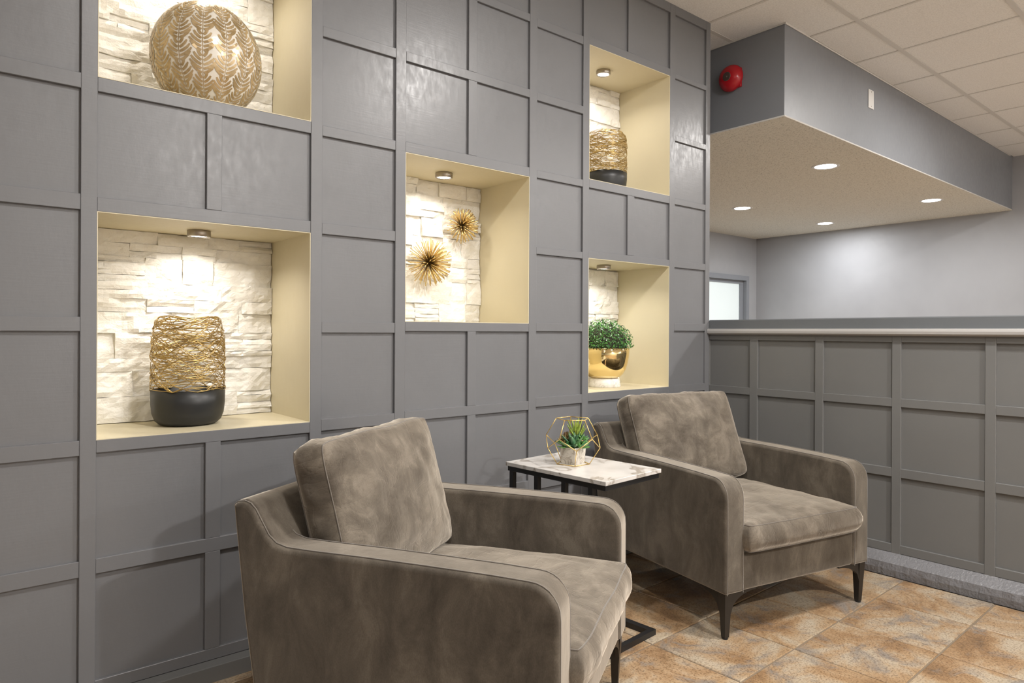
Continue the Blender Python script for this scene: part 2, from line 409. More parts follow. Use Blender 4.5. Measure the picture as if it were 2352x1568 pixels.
# ---- low panelled wall (runs towards the viewer) with ledge, fascia and curb
def P2(x, y, z): return (x, y, z)
YE = -3.6
bm = bmesh.new(); box(bm, (XH + T + .006, YE, 0), (3.62, 0.0, Z(.0300)))
box(bm, (XH + .001, 0.0, 0), (3.62, NY + .09, Z(.0300)))
lowwall = tag(obj('wall_right', bm, 'grey_low'), 'chest high slate grey panelled half wall beside the far armchair', kind='structure')
def lslab(name, y0, y1, z0, z1, x0, x1, m='grey_low', bev=.0012):
    bm = bmesh.new(); box(bm, (x0, y0 * S, Z(z0)), (x1, y1 * S, Z(z1)))
    if bev: bmesh.ops.bevel(bm, geom=[e for e in bm.edges if all(v.co.x < x0 + 1e-6 for v in e.verts)], offset=bev, segments=1, affect='EDGES')
    return obj(name, bm, m, lowwall)
lst = [(-.132, -.112), (-.289, -.271), (-.447, -.430), (-.608, -.591)]
while lst[-1][0] > -1.5: lst.append((lst[-1][0] - .159, lst[-1][1] - .159))
lrails = [(-.443, -.426), (-.290, -.272), (-.148, -.131), (-.0175, -.0015)]
for a, b in lst: lslab('stile', a, b, -.4445, -.0015, XH, XH + T + .006)
edges = [(0, 0)] + lst
for (a0, a1), (b0, b1) in zip(edges, edges[1:]):
    for z0, z1 in lrails: lslab('rail', b1, a0, z0, z1, XH + rnd.uniform(.0003, .0012), XH + T + .006)
    for (p0, p1), (q0, q1) in zip(lrails, lrails[1:]): lslab('panel', b1, a0, p1, q0, XH + T, XH + T + .006, bev=0)
bm = bmesh.new()
pr = [(XH + .001, Z(-.0045)), (XH - .010, Z(-.0045)), (XH - .024, Z(-.0010)), (XH - .026, Z(.0040)), (XH - .024, Z(.0085)), (XH - .018, Z(.0098)), (XH + .02, Z(.0098)), (XH + .02, Z(-.0045))]
extrude_prof(bm, pr, lambda x, z: (x, -.002, z), lambda x, z: (x, YE, z))
obj('ledge', bm, 'ledge', lowwall)
bm = bmesh.new(); pr = [(XH - .004, Z(.0098)), (XH - .004, Z(.0295)), (XH, Z(.0315)), (3.62, Z(.0315)), (3.62, Z(.0300)), (XH + .02, Z(.0300)), (XH + .02, Z(.0098))]
def lift(y): return .0022 * S * (-y / (S * .592))
extrude_prof(bm, pr, lambda x, z: (x, -.002, z + (lift(0) if z > Z(.02) else 0)), lambda x, z: (x, YE, z + (lift(YE) if z > Z(.02) else 0)))
obj('fascia', bm, 'fascia', lowwall)
# rough curb
bm = bmesh.new()
prof = [(3.262, 0.0), (3.258, .030), (3.262, .058), (3.272, .066), (XH - .0, Z(-.4435)), (XH + .015, Z(-.4435)), (XH + .015, 0)]
ny = 520; rows = []
for j in range(ny + 1):
    y = -.036 + (YE + .036) * j / ny; row = []
    for k, (x, z) in enumerate(prof):
        dx = (noise.noise(Vector((y * 28, z * 40, 1))) + .7 * noise.noise(Vector((y * 90, z * 90, 1)))) * (.0028 if k in (0, 1, 2) else .001 if k == 0 else 0)
        dz = noise.noise(Vector((y * 12, 5, 1))) * (.0018 if k in (2, 3) else 0)
        row.append(bm.verts.new((x + dx, y, z + dz)))
    rows.append(row)
for A, B in zip(rows, rows[1:]):
    for k in range(len(prof) - 1): bm.faces.new((A[k], B[k], B[k + 1], A[k + 1]))
bmesh.ops.recalc_face_normals(bm, faces=bm.faces[:])
tag(obj('baseboard_right', bm, 'curb'), 'rough grey painted curb at the foot of the half wall', kind='structure')

# ---- other walls
def wallbox(name, a, b, m, label):
    return tag(bxo(name, a, b, m), label, kind='structure')
bm = bmesh.new()
v = [bm.verts.new(p) for p in ((7.95, YMIN, 0), (8.20, YMIN, 0), (8.20, YBACK + .1, 0), (8.125, YBACK + .1, 0), (7.95, YMIN, CEIL), (8.20, YMIN, CEIL), (8.20, YBACK + .1, CEIL), (8.125, YBACK + .1, CEIL))]
for f in ((3, 2, 1, 0), (4, 5, 6, 7), (0, 1, 5, 4), (1, 2, 6, 5), (2, 3, 7, 6), (3, 0, 4, 7)): bm.faces.new([v[i] for i in f])
tag(obj('wall_far', bm, 'farwall'), 'pale grey painted wall beyond the half wall', kind='structure')
DX0, DX1, DZ = 6.62, 7.92, Z(.7775) - 1.02
DZ = 1.81
bm = bmesh.new()
box(bm, (3.0, YBACK, 0), (DX0, YBACK + .1, CEIL)); box(bm, (DX1, YBACK, 0), (8.13, YBACK + .1, CEIL)); box(bm, (DX0, YBACK, DZ), (DX1, YBACK + .1, CEIL))
tag(obj('wall_back', bm, 'farwall'), 'grey back wall with the frosted door', kind='structure')
door = tag(empty('door_1', ((DX0 + DX1) / 2, YBACK, 0)), 'grey framed door with a tall frosted glass pane', kind='structure')
fx = (DX1 - DX0) / 2
bm = bmesh.new()
for a, b in (((-fx, -.02, 0), (-fx + .06, .08, DZ)), ((fx - .06, -.02, 0), (fx, .08, DZ)), ((-fx + .06, -.02, DZ - .06), (fx - .06, .08, DZ))): box(bm, a, b)
obj('frame', bm, 'soffit', door)
bm = bmesh.new(); a0, a1 = -fx + .06, fx - .06
for a, b in (((a0, .03, .01), (a0 + .07, .07, DZ - .06)), ((a1 - .07, .03, .01), (a1, .07, DZ - .06)), ((a0 + .07, .03, DZ - .10), (a1 - .07, .07, DZ - .06)), ((a0 + .07, .03, .01), (a1 - .07, .07, .25))): box(bm, a, b)
obj('door_leaf', bm, 'soffit', door)
bxo('pane', (a0 + .07, .045, .25), (a1 - .07, .055, DZ - .10), 'frost', door)
wallbox('wall_rear', (XMIN, YMIN - .1, 0), (8.2, YMIN, CEIL), 'white', 'plain white wall behind the viewer')
wallbox('wall_near', (XMIN - .1, YMIN, 0), (XMIN, NY + .1, CEIL), 'farwall', 'plain grey side wall beyond the left of the view')

# ---- floor
bm = bmesh.new(); box(bm, (XMIN, YMIN, -.05), (8.2, YBACK + .1, -.004))
floor = tag(obj('floor', bm, 'grout'), 'floor of square rustic tan and brown ceramic tiles', kind='structure')
PX, PY, ang = .3443, .3395, math.radians(1.25)
org = Vector((2.600, -1.051, 0))
def tile_me(x0, x1, y0, y1, seed):
    r = random.Random(seed); bm = bmesh.new(); vs = []
    box(bm, (x0, y0, -.012), (x1, y1, 0))
    bmesh.ops.bevel(bm, geom=[e for e in bm.edges if all(v.co.z > -.001 for v in e.verts)], offset=.0022, segments=1, affect='EDGES')
    return bm
G = .0032
ca, sa = math.cos(ang), math.sin(ang)
for i in range(-12, 3):
    for j in range(-7, 4):
        cx_, cy_ = (i + .5) * PX, (j + .5) * PY
        wx, wy = org.x + ca * cx_ - sa * cy_, org.y + sa * cx_ + ca * cy_
        x1 = PX / 2 - G; y1 = PY / 2 - G
        if wy - PY / 2 > -.05 or wx - PX / 2 > 3.24: continue
        if wy + PY / 2 > -.03: y1 = max(.01, -.036 - wy)
        if wx + PX / 2 > 3.25: x1 = 3.254 - wx
        o = obj('tile', tile_me(-PX / 2 + G, x1, -PY / 2 + G, y1, i * 31 + j), 'floor', floor)
        o.location = (wx, wy, rnd.uniform(-.0008, 0)); o.rotation_euler = (0, 0, ang)
bm = bmesh.new()
box(bm, (3.63, YMIN, -.012), (8.0, YBACK, -.001)); box(bm, (XMIN, YMIN, -.012), (3.63, -3.45, -.001)); box(bm, (XMIN, -3.45, -.012), (-1.75, 0, -.001))
tag(obj('tile_field', bm, 'floor', floor), kind='stuff')

# ---- ceiling
bm = bmesh.new(); box(bm, (XMIN, YMIN, CEIL + .02), (8.2, YBACK + .1, CEIL + .08))
ceil = tag(obj('ceiling', bm, 'cavity'), 'suspended ceiling of square off white mineral tiles in a metal grid', kind='structure')
SX0, SY0 = 3.62, -.272
cang = .0095
CXs = [3.303 + .6045 * k for k in range(-10, 9)]; CYs = [.0605 + .6115 * k for k in range(-9, 5)]
def crot(x, y):
    dx, dy = x - 3.91, y + .55; return (3.91 + math.cos(cang) * dx - math.sin(cang) * dy, -.55 + math.sin(cang) * dx + math.cos(cang) * dy)
def cquad(name, x0, x1, y0, y1, z0, z1, m, parent):
    bm = bmesh.new(); q = [crot(x0, y0), crot(x1, y0), crot(x1, y1), crot(x0, y1)]
    a = [bm.verts.new((x, y, z0)) for x, y in q]; b = [bm.verts.new((x, y, z1)) for x, y in q]
    bm.faces.new(a[::-1]); bm.faces.new(b)
    for i in range(4): bm.faces.new((a[i], a[(i + 1) % 4], b[(i + 1) % 4], b[i]))
    return obj(name, bm, m, parent)
for xa, xb in zip(CXs, CXs[1:]):
    for ya, yb in zip(CYs, CYs[1:]):
        x0, x1, y0, y1 = xa + .004, xb - .004, ya + .004, yb - .004
        if x0 > SX0 and y1 > SY0: y1 = SY0 - .006 - .0095 * 0
        elif x1 > SX0 and y1 > SY0 + .1 and y0 < SY0: pass
        if y1 - y0 < .03 or (x0 > SX0 - .3 and y0 > SY0 + .05 and x0 > 3.25 and ya > .1): continue
        if y0 > .55: continue
        if x1 > 8.09: x1 = 8.09
        if x1 - x0 < .03: continue
        x0 = max(x0, XMIN + .03)
        if x1 <= x0: continue
        cquad('ceiling_tile', x0, x1, y0, min(y1, .5) if x1 < 3.4 else y1, CEIL, CEIL + .015, 'ctile', ceil)
for xl in CXs:
    if xl < XMIN + .1 or xl > 7.9: continue
    ytop = .6 if xl < SX0 else SY0 - .012
    cquad('grid_tee', xl - .0085, xl + .0085, YMIN, ytop, CEIL - .0025, CEIL - .0005, 'tee', ceil)
for yl in CYs:
    if yl < YMIN or yl > .5: continue
    xe = 8.05 if yl < SY0 - .01 else SX0 - .01
    cquad('grid_tee', XMIN + .05, xe, yl - .0125, yl + .0125, CEIL - .0045, CEIL - .0015, 'tee', ceil)

# ---- dropped bulkhead
bm = bmesh.new()
slope = .0095
def sy(x): return SY0 + slope * (x - SX0)
q = [(SX0, sy(SX0)), (8.1, sy(8.1)), (8.1, YBACK), (SX0, YBACK)]
a = [bm.verts.new((x, y, SOF + .006)) for x, y in q]; b = [bm.verts.new((x, y, CEIL + .015)) for x, y in q]
bm.faces.new(a[::-1]); bm.faces.new(b)
for i in range(4): bm.faces.new((a[i], a[(i + 1) % 4], b[(i + 1) % 4], b[i]))
bulk = tag(obj('trim_1', bm, 'soffit'), 'blue grey dropped bulkhead below the tiled ceiling', kind='structure')
bm = bmesh.new()
a = [bm.verts.new((x, y, SOF)) for x, y in q]; b = [bm.verts.new((x, y, SOF + .006)) for x, y in q]
bm.faces.new(a[::-1]); bm.faces.new(b)
for i in range(4): bm.faces.new((a[i], a[(i + 1) % 4], b[(i + 1) % 4], b[i]))
tag(obj('underside', bm, 'stipple', bulk), 'stippled beige underside')
bm = bmesh.new(); tube(bm, [(SX0 - .001, YBACK, SOF + .003), (SX0 - .001, sy(SX0) - .001, SOF + .003), (8.0, sy(8.0) - .001, SOF + .003)], .0045, 5)
obj('edge_bead', bm, 'tee', bulk)
bm = bmesh.new()
tube(bm, [(SX0 - .004, .7, CEIL - .003), (SX0 - .004, sy(SX0) - .004, CEIL - .003), (7.97, sy(8.0) - .004, CEIL - .003)], .006, 5)
obj('wall_angle', bm, 'tee', bulk)

# ------------------------------------------------------------ lamps
def pot(x, y, zc, label, group, sc=1):
    e = empty('downlight', (x, y, zc)); tag(e, label, 'ceiling light', group)
    bm = bmesh.new(); lathe(bm, [(.072, -.001), (.080, -.003), (.090, -.0035), (.096, -.001), (.096, .0), (.07, .0), (.072, -.001)], 40); obj('trim_ring', bm, 'white', e, True)
    bm = bmesh.new(); lathe(bm, [(0, -.0022), (.074, -.0022), (.074, -.0005), (0, -.0005)], 40); obj('lens', bm, 'potlens', e)
    return e
lab = ['lit round downlight nearest the corner of the bulkhead, largest in view', 'lit round downlight in the bulkhead nearest the panelled wall, left of the others', 'lit round downlight deepest in the bulkhead, lowest of the four', 'lit round downlight at the right end of the bulkhead']
for (x, y), l in zip(POTS, lab): pot(x, y, SOF, l, 'downlights in the bulkhead')
for i, (x, y, p) in enumerate(DOWNLIGHTS):
    e = empty('downlight', (x, y, CEIL - .0005)); e.parent = ceil
    bm = bmesh.new(); lathe(bm, [(.085, -.004), (.1, -.045), (.108, -.045), (.11, -.004), (.11, -.0025), (.085, -.004)], 40); obj('trim_ring', bm, 'white', e, True)
    bm = bmesh.new(); lathe(bm, [(0, -.010), (.085, -.010), (.085, -.006), (0, -.006)], 40); obj('lens', bm, 'potlens', e)
def puck(x, y, zt, label, power):
    e = empty('puck_light', (x, y, zt - .002)); tag(e, label, 'light', 'puck lights in the niches')
    bm = bmesh.new(); lathe(bm, [(0, 0), (.036, 0), (.037, -.002), (.037, -.020), (.035, -.0215), (.030, -.0215), (.030, -.015), (0, -.015)], 40); obj('housing', bm, 'nickel', e, True)
    bm = bmesh.new(); lathe(bm, [(0, -.0175), (.029, -.0175), (.029, -.0152), (0, -.0152)], 32); obj('lens', bm, 'lens', e)
    area('puck_lamp', (x, y, zt - .0265), .055, power, WARM, spread=150)
    return e
puck(.66, .20, Z(.150), 'lit nickel puck light above the large wire vase', 1.45)
puck(.66, .20, Z(.604), 'lit nickel puck light above the leaf patterned round vase, cut off by the frame', 1.6)
puck(1.639, .186, Z(.302), 'lit nickel puck light above the two gold starbursts', 1.15)
puck(2.624, .18, Z(.605), 'lit nickel puck light above the small wire vase, topmost niche light', 1.5)
puck(2.635, .18, Z(.156), 'lit nickel puck light above the potted boxwood ball', 1.5)

# ------------------------------------------------------------ armchairs (local: x across, y towards the back, z up; origin front left foot corner)
W, TA, ZB, ZA = .785, .097, .163, .568
def profile_arm():
    p = [(0.0, ZB + .0), (0.0, ZA - .075)]
    for k in range(1, 8):
        a = math.radians(180 - k * 90 / 7 * 1.0); p.append((.068 + .068 * math.cos(a), ZA - .068 + .068 * math.sin(a) - .0))
    p += [(.15, ZA + .003), (.30, ZA + .005), (.45, ZA + .006), (.60, ZA + .005), (.67, ZA + .006), (.700, ZA + .013), (.722, ZA + .030), (.742, ZA + .060), (.760, ZA + .088), (.775, ZA + .101), (.793, ZA + .106), (.812, ZA + .103), (.822, ZA + .095)]
    p += [(.815, .60), (.79, .40), (.765, .25), (.752, ZB)]
    return p
def chair(name, loc, th, label, seed):
    root = empty(name, (loc[0], loc[1], 0), th); tag(root, label, 'armchair', 'velvet armchairs')
    pa = profile_arm()
    for side in (0, 1):
        x0 = 0 if side == 0 else W - TA
        bm = bmesh.new()
        extrude_prof(bm, pa, lambda y, z: (x0, y, z), lambda y, z: (x0 + TA, y, z))
        o = obj('arm', bm, 'velvet', root); bevel_mod(o, .014, 4, 60)
        bm = bmesh.new()
        for xs_, sg in ((x0 + .0, 1), (x0 + TA, -1)):
            path = []
            seq = pa[:-4]
            for (y, z) in seq:
                path.append((y, z))
            cy_, cz = .38, .36
            P = []
            for y, z in path:
                # pull the seam inside the rounded edge
                P.append((xs_ + sg * .0105, y * 1.0 + (.0012 if y < .02 else 0), z))
            dv = []
            for k_, q_ in enumerate(P):
                a_ = P[max(0, k_ - 1)]; b_ = P[min(len(P) - 1, k_ + 1)]
                ty, tz = b_[1] - a_[1], b_[2] - a_[2]; L_ = math.hypot(ty, tz) or 1
                dv.append((q_[0], q_[1] - tz / L_ * .0004, q_[2] + ty / L_ * .0004))
            tube(bm, dv, .0016, 5)
        obj('piping', bm, 'piping', o, True)
    # back panel between and over the arms
    bm = bmesh.new()
    pb = [(.655, .30), (.664, .45), (.676, .52), (.700, .575), (.724, .606), (.742, .634), (.758, .658), (.772, .668), (.790, .675), (.812, .671), (.820, .662), (.814, .60), (.789, .40), (.764, .25), (.751, ZB), (.66, ZB)]
    pb = [(y, z + .0022) if z > .5 else (y, z) for y, z in pb]; pb = [(y + (.0012 if y > .74 else 0), z) for y, z in pb]
    extrude_prof(bm, pb, lambda y, z: (.013, y, z), lambda y, z: (W - .013, y, z))
    o = obj('backrest', bm, 'velvet', root); bevel_mod(o, .008, 3, 50)
    # base
    bm = bmesh.new(); box(bm, (TA - .01, .006, ZB + .001), (W - TA + .01, .67, .298))
    o = obj('base', bm, 'velvet', root); bevel_mod(o, .012, 3, 50)
    # seat cushion
    def cushion(w_, h_, te, tf, tb, n, seed, wr=.0022, k=.018, rc=.05, bg=.010):
        """face lies in local XY, thickness along Z; te border thickness, tf/tb crown above/below"""
        bm = bmesh.new(); off = Vector((seed * 3.1, seed * 1.7, seed))
        def outline(u, v):
            c_ = 1 - rc * (abs(u) * abs(v)) ** 7
            return (u * w_ / 2 * (1 - k * (1 - abs(v) ** 2)) * c_, v * h_ / 2 * (1 - k * (1 - abs(u) ** 2)) * c_ + (.004 * noise.noise(Vector((u * 2.2, seed, 1))) if abs(v) > .9 else 0))
        def face(sgn, crown):
            G_ = []
            for j in range(n + 1):
                row = []
                for i in range(n + 1):
                    u = math.sin((-1 + 2 * i / n) * math.pi / 2) * .55 + (-1 + 2 * i / n) * .45; v = math.sin((-1 + 2 * j / n) * math.pi / 2) * .55 + (-1 + 2 * j / n) * .45
                    x, y = outline(u, v)
                    c = ((1 - abs(u) ** 3.2) * (1 - abs(v) ** 3.2)) ** .62
                    e = min(1, (1 - max(abs(u), abs(v))) * 9)
                    edge_d = 1 - max(abs(u), abs(v))
                    along = (x if abs(v) > abs(u) else y)
                    puck_ = noise.noise(Vector((along * 42, 3 + seed, 0))) * math.exp(-edge_d * 9) * e
                    z = te / 2 + crown * c + e * wr * (noise.fractal(Vector((x * 7, y * 7, 0)) + off, 1, 2, 3) * 2.4 + 2.2 * puck_ - 1.4 * max(0, 1 - abs(noise.noise(Vector((x * 6 + y * 5, (y - x) * 2.2, 4)) + off)) * 9))
                    row.append(bm.verts.new((x, y, sgn * z)))
                G_.append(row)
            for j in range(n):
                for i in range(n):
                    f = (G_[j][i], G_[j][i + 1], G_[j + 1][i + 1], G_[j + 1][i])
                    bm.faces.new(f if sgn > 0 else f[::-1])
            return [G_[0][i] for i in range(n + 1)] + [G_[j][n] for j in range(1, n + 1)] + [G_[n][i] for i in range(n - 1, -1, -1)] + [G_[j][0] for j in range(n - 1, 0, -1)]
        A = face(1, tf); B = face(-1, tb)
        K = len(A); prev = B; cx_ = Vector((0, 0, 0))
        for s in (1, 2, 3, 4):
            t = s / 5; ring = []
            for i in range(K):
                p = B[i].co.lerp(A[i].co, t); d_ = Vector((p.x / w_, p.y / h_, 0))
                m_ = max(abs(d_.x), abs(d_.y)) ; d_ = Vector((d_.x if abs(d_.x) > .47 else 0, d_.y if abs(d_.y) > .47 else 0, 0))
                if d_.length > 0: d_.normalize()
                bul = math.sin(t * math.pi) ** .7 * bg + math.sin(t * math.pi) * .0075 * noise.noise(Vector((p.x * 26, p.y * 26, t * 1.5 + seed)))
                ring.append(bm.verts.new(p + d_ * bul))
            for i in range(K): bm.faces.new((prev[i], prev[(i + 1) % K], ring[(i + 1) % K], ring[i]))
            prev = ring
        for i in range(K): bm.faces.new((prev[i], prev[(i + 1) % K], A[(i + 1) % K], A[i]))
        ca_ = [v.co.copy() for v in A]; cb_ = [v.co.copy() for v in B]
        bmesh.ops.recalc_face_normals(bm, faces=bm.faces[:])
        return bm, ca_, cb_
    sw = W - 2 * TA + .012; sd = .685
    bm, ca_, cb_ = cushion(sw, sd, .092, .032, .006, 36, seed, .0026, .008, .03, .020)
    o = obj('seat_cushion', bm, 'velvet_cushion', root, True); o.location = (W / 2, -.026 + sd / 2, .300 + .051); o.rotation_euler = (math.radians(-.6), 0, 0)
    bm = bmesh.new(); tube(bm, ca_, .0017, 5, closed=True); tube(bm, cb_, .0017, 5, closed=True); obj('piping', bm, 'piping', o, True)
    # back cushion
    cw, ch = (.60, .405) if seed < 3 else (.59, .405)
    bm, ca_, cb_ = cushion(cw, ch, .088, .046, .016, 40, seed + 5, .0034, .022, .05)
    lean = math.radians(22 if seed < 3 else 15)
    o = obj('back_cushion', bm, 'velvet_cushion', root, True)
    # local Y (height) -> up and back ; local Z (front) -> towards -y
    o.rotation_euler = (math.radians(90) - lean, 0, 0)
    cy0, cz0 = (.642, .606) if seed < 3 else (.636, .604)
    o.location = (W / 2 + (-.012 if seed < 3 else 0), cy0, cz0)
    bm = bmesh.new(); tube(bm, ca_, .0017, 5, closed=True); tube(bm, cb_, .0017, 5, closed=True); obj('piping', bm, 'piping', o, True)
    # legs
    def leg(ix, iy, sx, sy_):
        bm = bmesh.new()
        # tapering post
        top, bot = .034, .019
        vs0 = [bm.verts.new((ix - sx * .003 + sx * a * top, iy - sy_ * .003 + sy_ * b * top, ZB + .002)) for a, b in ((0, 0), (1, 0), (1, 1), (0, 1))]
        vs1 = [bm.verts.new((ix + sx * (.006 + a * bot), iy + sy_ * (.006 + b * bot), .006)) for a, b in ((0, 0), (1, 0), (1, 1), (0, 1))]
        bm.faces.new(vs0); bm.faces.new(vs1[::-1])
        for i in range(4): bm.faces.new((vs0[i], vs1[i], vs1[(i + 1) % 4], vs0[(i + 1) % 4]))
        # curved gussets along both sides
        for ax in (0, 1):
            n_ = 10; Lg, Hg, th_ = .125, .070, .012
            top_, low = [], []
            for k in range(n_ + 1):
                t = k / n_; d_ = .028 + Lg * t; z_ = ZB - Hg * (1 - math.sqrt(max(0, 1 - (1 - t) ** 2))) - .004
                top_.append(d_); low.append(z_)
            for off_ in (0, th_):
                pass
            def pt(d_, o_, z_):
                return (ix + sx * d_, iy + sy_ * (.001 + o_), z_) if ax == 0 else (ix + sx * (.001 + o_), iy + sy_ * d_, z_)
            ga = [[bm.verts.new(pt(d_, o_, z_)) for d_, z_ in zip(top_, low)] for o_ in (0, th_)]
            gb = [[bm.verts.new(pt(d_, o_, ZB + .002)) for d_ in top_] for o_ in (0, th_)]
            for k in range(n_):
                for s in (0, 1): bm.faces.new((ga[s][k], ga[s][k + 1], gb[s][k + 1], gb[s][k]))
                bm.faces.new((ga[0][k], ga[1][k], ga[1][k + 1], ga[0][k + 1]))
        bmesh.ops.recalc_face_normals(bm, faces=bm.faces[:])
        o = obj('leg', bm, 'leg', root)
        bm = bmesh.new(); cxx, cyy = ix + sx * (.006 + bot / 2), iy + sy_ * (.006 + bot / 2)
        lathe(bm, [(0, 0), (.011, 0), (.011, .006), (0, .006)], 14, cxx, cyy); obj('foot_pad', bm, 'black_metal', o)
    leg(.012, .012, 1, 1); leg(W - .012, .012, -1, 1); leg(.02, .735, 1, -1); leg(W - .02, .735, -1, -1)
    return root
chair('armchair', (2.106, -.885), -.2077, 'taupe velvet armchair with black legs in the corner, farther from the viewer', 2)
chair('armchair', (.962, -1.241), .540, 'taupe velvet armchair in the foreground, cut off by the bottom edge', 4)

# ------------------------------------------------------------ side table
tt = empty('side_table', (1.795, -.487, 0), math.radians(4.2)); tag(tt, 'small C shaped side table with white marble top and black metal frame between the armchairs', 'side table')
hw, hl = .159, .236
bxo('table_top', (-hw, -hl, .586), (hw, hl, .600), 'marble', tt, .0008, 1)
def bar(bm, a, b, w_=.020): box(bm, a, b)
bm = bmesh.new(); t_ = .018; i_ = .006
box(bm, (-hw + i_, -hl + i_, .568), (-hw + i_ + t_, hl - i_, .586)); box(bm, (hw - i_ - t_, -hl + i_, .568), (hw - i_, hl - i_, .586))
box(bm, (-hw + i_ + t_, -hl + i_, .568), (hw - i_ - t_, -hl + i_ + t_, .586)); box(bm, (-hw + i_ + t_, hl - i_ - t_, .568), (hw - i_ - t_, hl - i_, .586))
obj('top_frame', bm, 'black_metal', tt)
for yy in (-.166, -.046, .085, .212):
    bm = bmesh.new(); box(bm, (-hw + i_, yy - t_ / 2, .020), (-hw + i_ + t_, yy + t_ / 2, .568)); obj('post', bm, 'black_metal', tt)
bm = bmesh.new(); by = .022
box(bm, (-hw + i_, -hl + by, 0), (-hw + i_ + .020, hl - i_, .020)); box(bm, (hw - i_ - .016, -hl + by, 0), (hw + .004, hl - i_, .020))
box(bm, (-hw + i_ + .02, -hl + by, 0), (hw - i_ - .016, -hl + by + .020, .020)); box(bm, (-hw + i_ + .02, hl - i_ - .02, 0), (hw - i_ - .016, hl - i_, .020))
obj('base_frame', bm, 'black_metal', tt)

# ------------------------------------------------------------ dodecahedron terrarium with planter
TZ = .600
edge = .0735
cxy = Vector((1.793, -.443)); a0 = math.radians(-127.6)
phi = (1 + 5 ** .5) / 2
Rb = edge * .8507
dv = []
h1 = edge * .8507; h2 = edge * 1.3764; h3 = edge * 2.2270
for k in range(5): a = a0 + k * 2 * math.pi / 5; dv.append(Vector((Rb * math.cos(a), Rb * math.sin(a), .0016)))
for k in range(5): a = a0 + k * 2 * math.pi / 5; dv.append(Vector((Rb * phi * math.cos(a), Rb * phi * math.sin(a), h1)))
for k in range(5): a = a0 + (k + .5) * 2 * math.pi / 5; dv.append(Vector((Rb * phi * math.cos(a), Rb * phi * math.sin(a), h2)))
for k in range(5): a = a0 + (k + .5) * 2 * math.pi / 5; dv.append(Vector((Rb * math.cos(a), Rb * math.sin(a), h3 + .0016)))
E = [(k, (k + 1) % 5) for k in range(5)] + [(k, 5 + k) for k in range(5)] + [(5 + k, 10 + k) for k in range(5)] + [(5 + (k + 1) % 5, 10 + k) for k in range(5)] + [(10 + k, 15 + k) for k in range(5)] + [(15 + k, 15 + (k + 1) % 5) for k in range(5)]
terr = empty('geometric_terrarium', (cxy.x, cxy.y, TZ)); tag(terr, 'gold wire twelve sided geometric terrarium frame on the marble side table', 'terrarium')
for a, b in E:
    bm = bmesh.new(); tube(bm, [dv[a], dv[b]], .0016, 6); obj('rod', bm, 'gold_paint', terr, True)
pl = empty('succulent_planter', (cxy.x + .004, cxy.y + .004, TZ)); tag(pl, 'green succulents in a square weathered white stone pot inside the gold frame', 'potted plant')
prot = a0 - math.radians(45 - 2)
bm = bmesh.new()
s0, s1, ph = .031, .035, .062
ringsP = [(s0, .0005), (s1, ph), (s1 - .005, ph), (s1 - .006, ph - .008)]
prev = None
for s, z in ringsP:
    r_ = [bm.verts.new((math.cos(prot + math.pi / 4 + k * math.pi / 2) * s * 1.414, math.sin(prot + math.pi / 4 + k * math.pi / 2) * s * 1.414, z)) for k in range(4)]
    if prev:
        for k in range(4): bm.faces.new((prev[k], prev[(k + 1) % 4], r_[(k + 1) % 4], r_[k]))
    else: bm.faces.new(r_[::-1])
    prev = r_
o = obj('pot', bm, 'potmarble', pl)
bm = bmesh.new(); q4 = [bm.verts.new((math.cos(prot + math.pi / 4 + k * math.pi / 2) * (s1 - .006) * 1.414, math.sin(prot + math.pi / 4 + k * math.pi / 2) * (s1 - .006) * 1.414, ph - .006)) for k in range(4)]; bm.faces.new(q4)
obj('soil', bm, 'soil', pl)
def leaf_mesh(name, L, Wd, thick, curl, m, tip=.0):
    bm = bmesh.new(); n = 7; rows = []
    for i in range(n + 1):
        t = i / n; w_ = Wd * (math.sin(math.pi * min(1, t * .82 + .16)) ** .8) * (1 if t < 1 else 0)
        if t > .85: w_ *= max(.04, (1 - t) / .15)
        z = curl * t * t * L; x = L * t
        rows.append([bm.verts.new((x, -w_ / 2, z + w_ * .22)), bm.verts.new((x, 0, z - thick * .2)), bm.verts.new((x, w_ / 2, z + w_ * .22)), bm.verts.new((x, 0, z - thick))])
    for A, B in zip(rows, rows[1:]):
        for k in range(4): bm.faces.new((A[k], B[k], B[(k + 1) % 4], A[(k + 1) % 4]))
    bmesh.ops.recalc_face_normals(bm, faces=bm.faces[:])
    for f in bm.faces: f.smooth = True
    me = D.meshes.new(name); bm.to_mesh(me); bm.free(); me.materials.append(M[m]); return me
LM = {'big': leaf_mesh('leaf', .045, .017, .003, .25, 'succ'), 'lime': leaf_mesh('leaf', .045, .0055, .0015, .02, 'succ_lime'), 'red': leaf_mesh('leaf', .020, .009, .003, .45, 'succ_red'),
      'bright': leaf_mesh('leaf', .020, .0075, .002, .1, 'succ_bright'), 'green': leaf_mesh('leaf', .033, .013, .0025, .2, 'succ_bright')}
rs = random.Random(8)
def rosette(cx_, cy_, cz_, kind, tiers, tilt=(0, 0)):
    for n_, el, sc in tiers:
        ph_ = rs.uniform(0, 6.28)
        for k in range(n_):
            a = ph_ + k * 2 * math.pi / n_ + rs.uniform(-.15, .15)
            e = math.radians(el + rs.uniform(-7, 7))
            sc *= 1.5; mtx = Matrix.Translation((cx_, cy_, cz_)) @ Matrix.Rotation(tilt[0], 4, 'X') @ Matrix.Rotation(tilt[1], 4, 'Y') @ Matrix.Rotation(a, 4, 'Z') @ Matrix.Rotation(-e, 4, 'Y') @ Matrix.Scale(sc * rs.uniform(.9, 1.1), 4); sc /= 1.5
            o = meshobj('leaf', LM[kind], pl); o.matrix_local = mtx
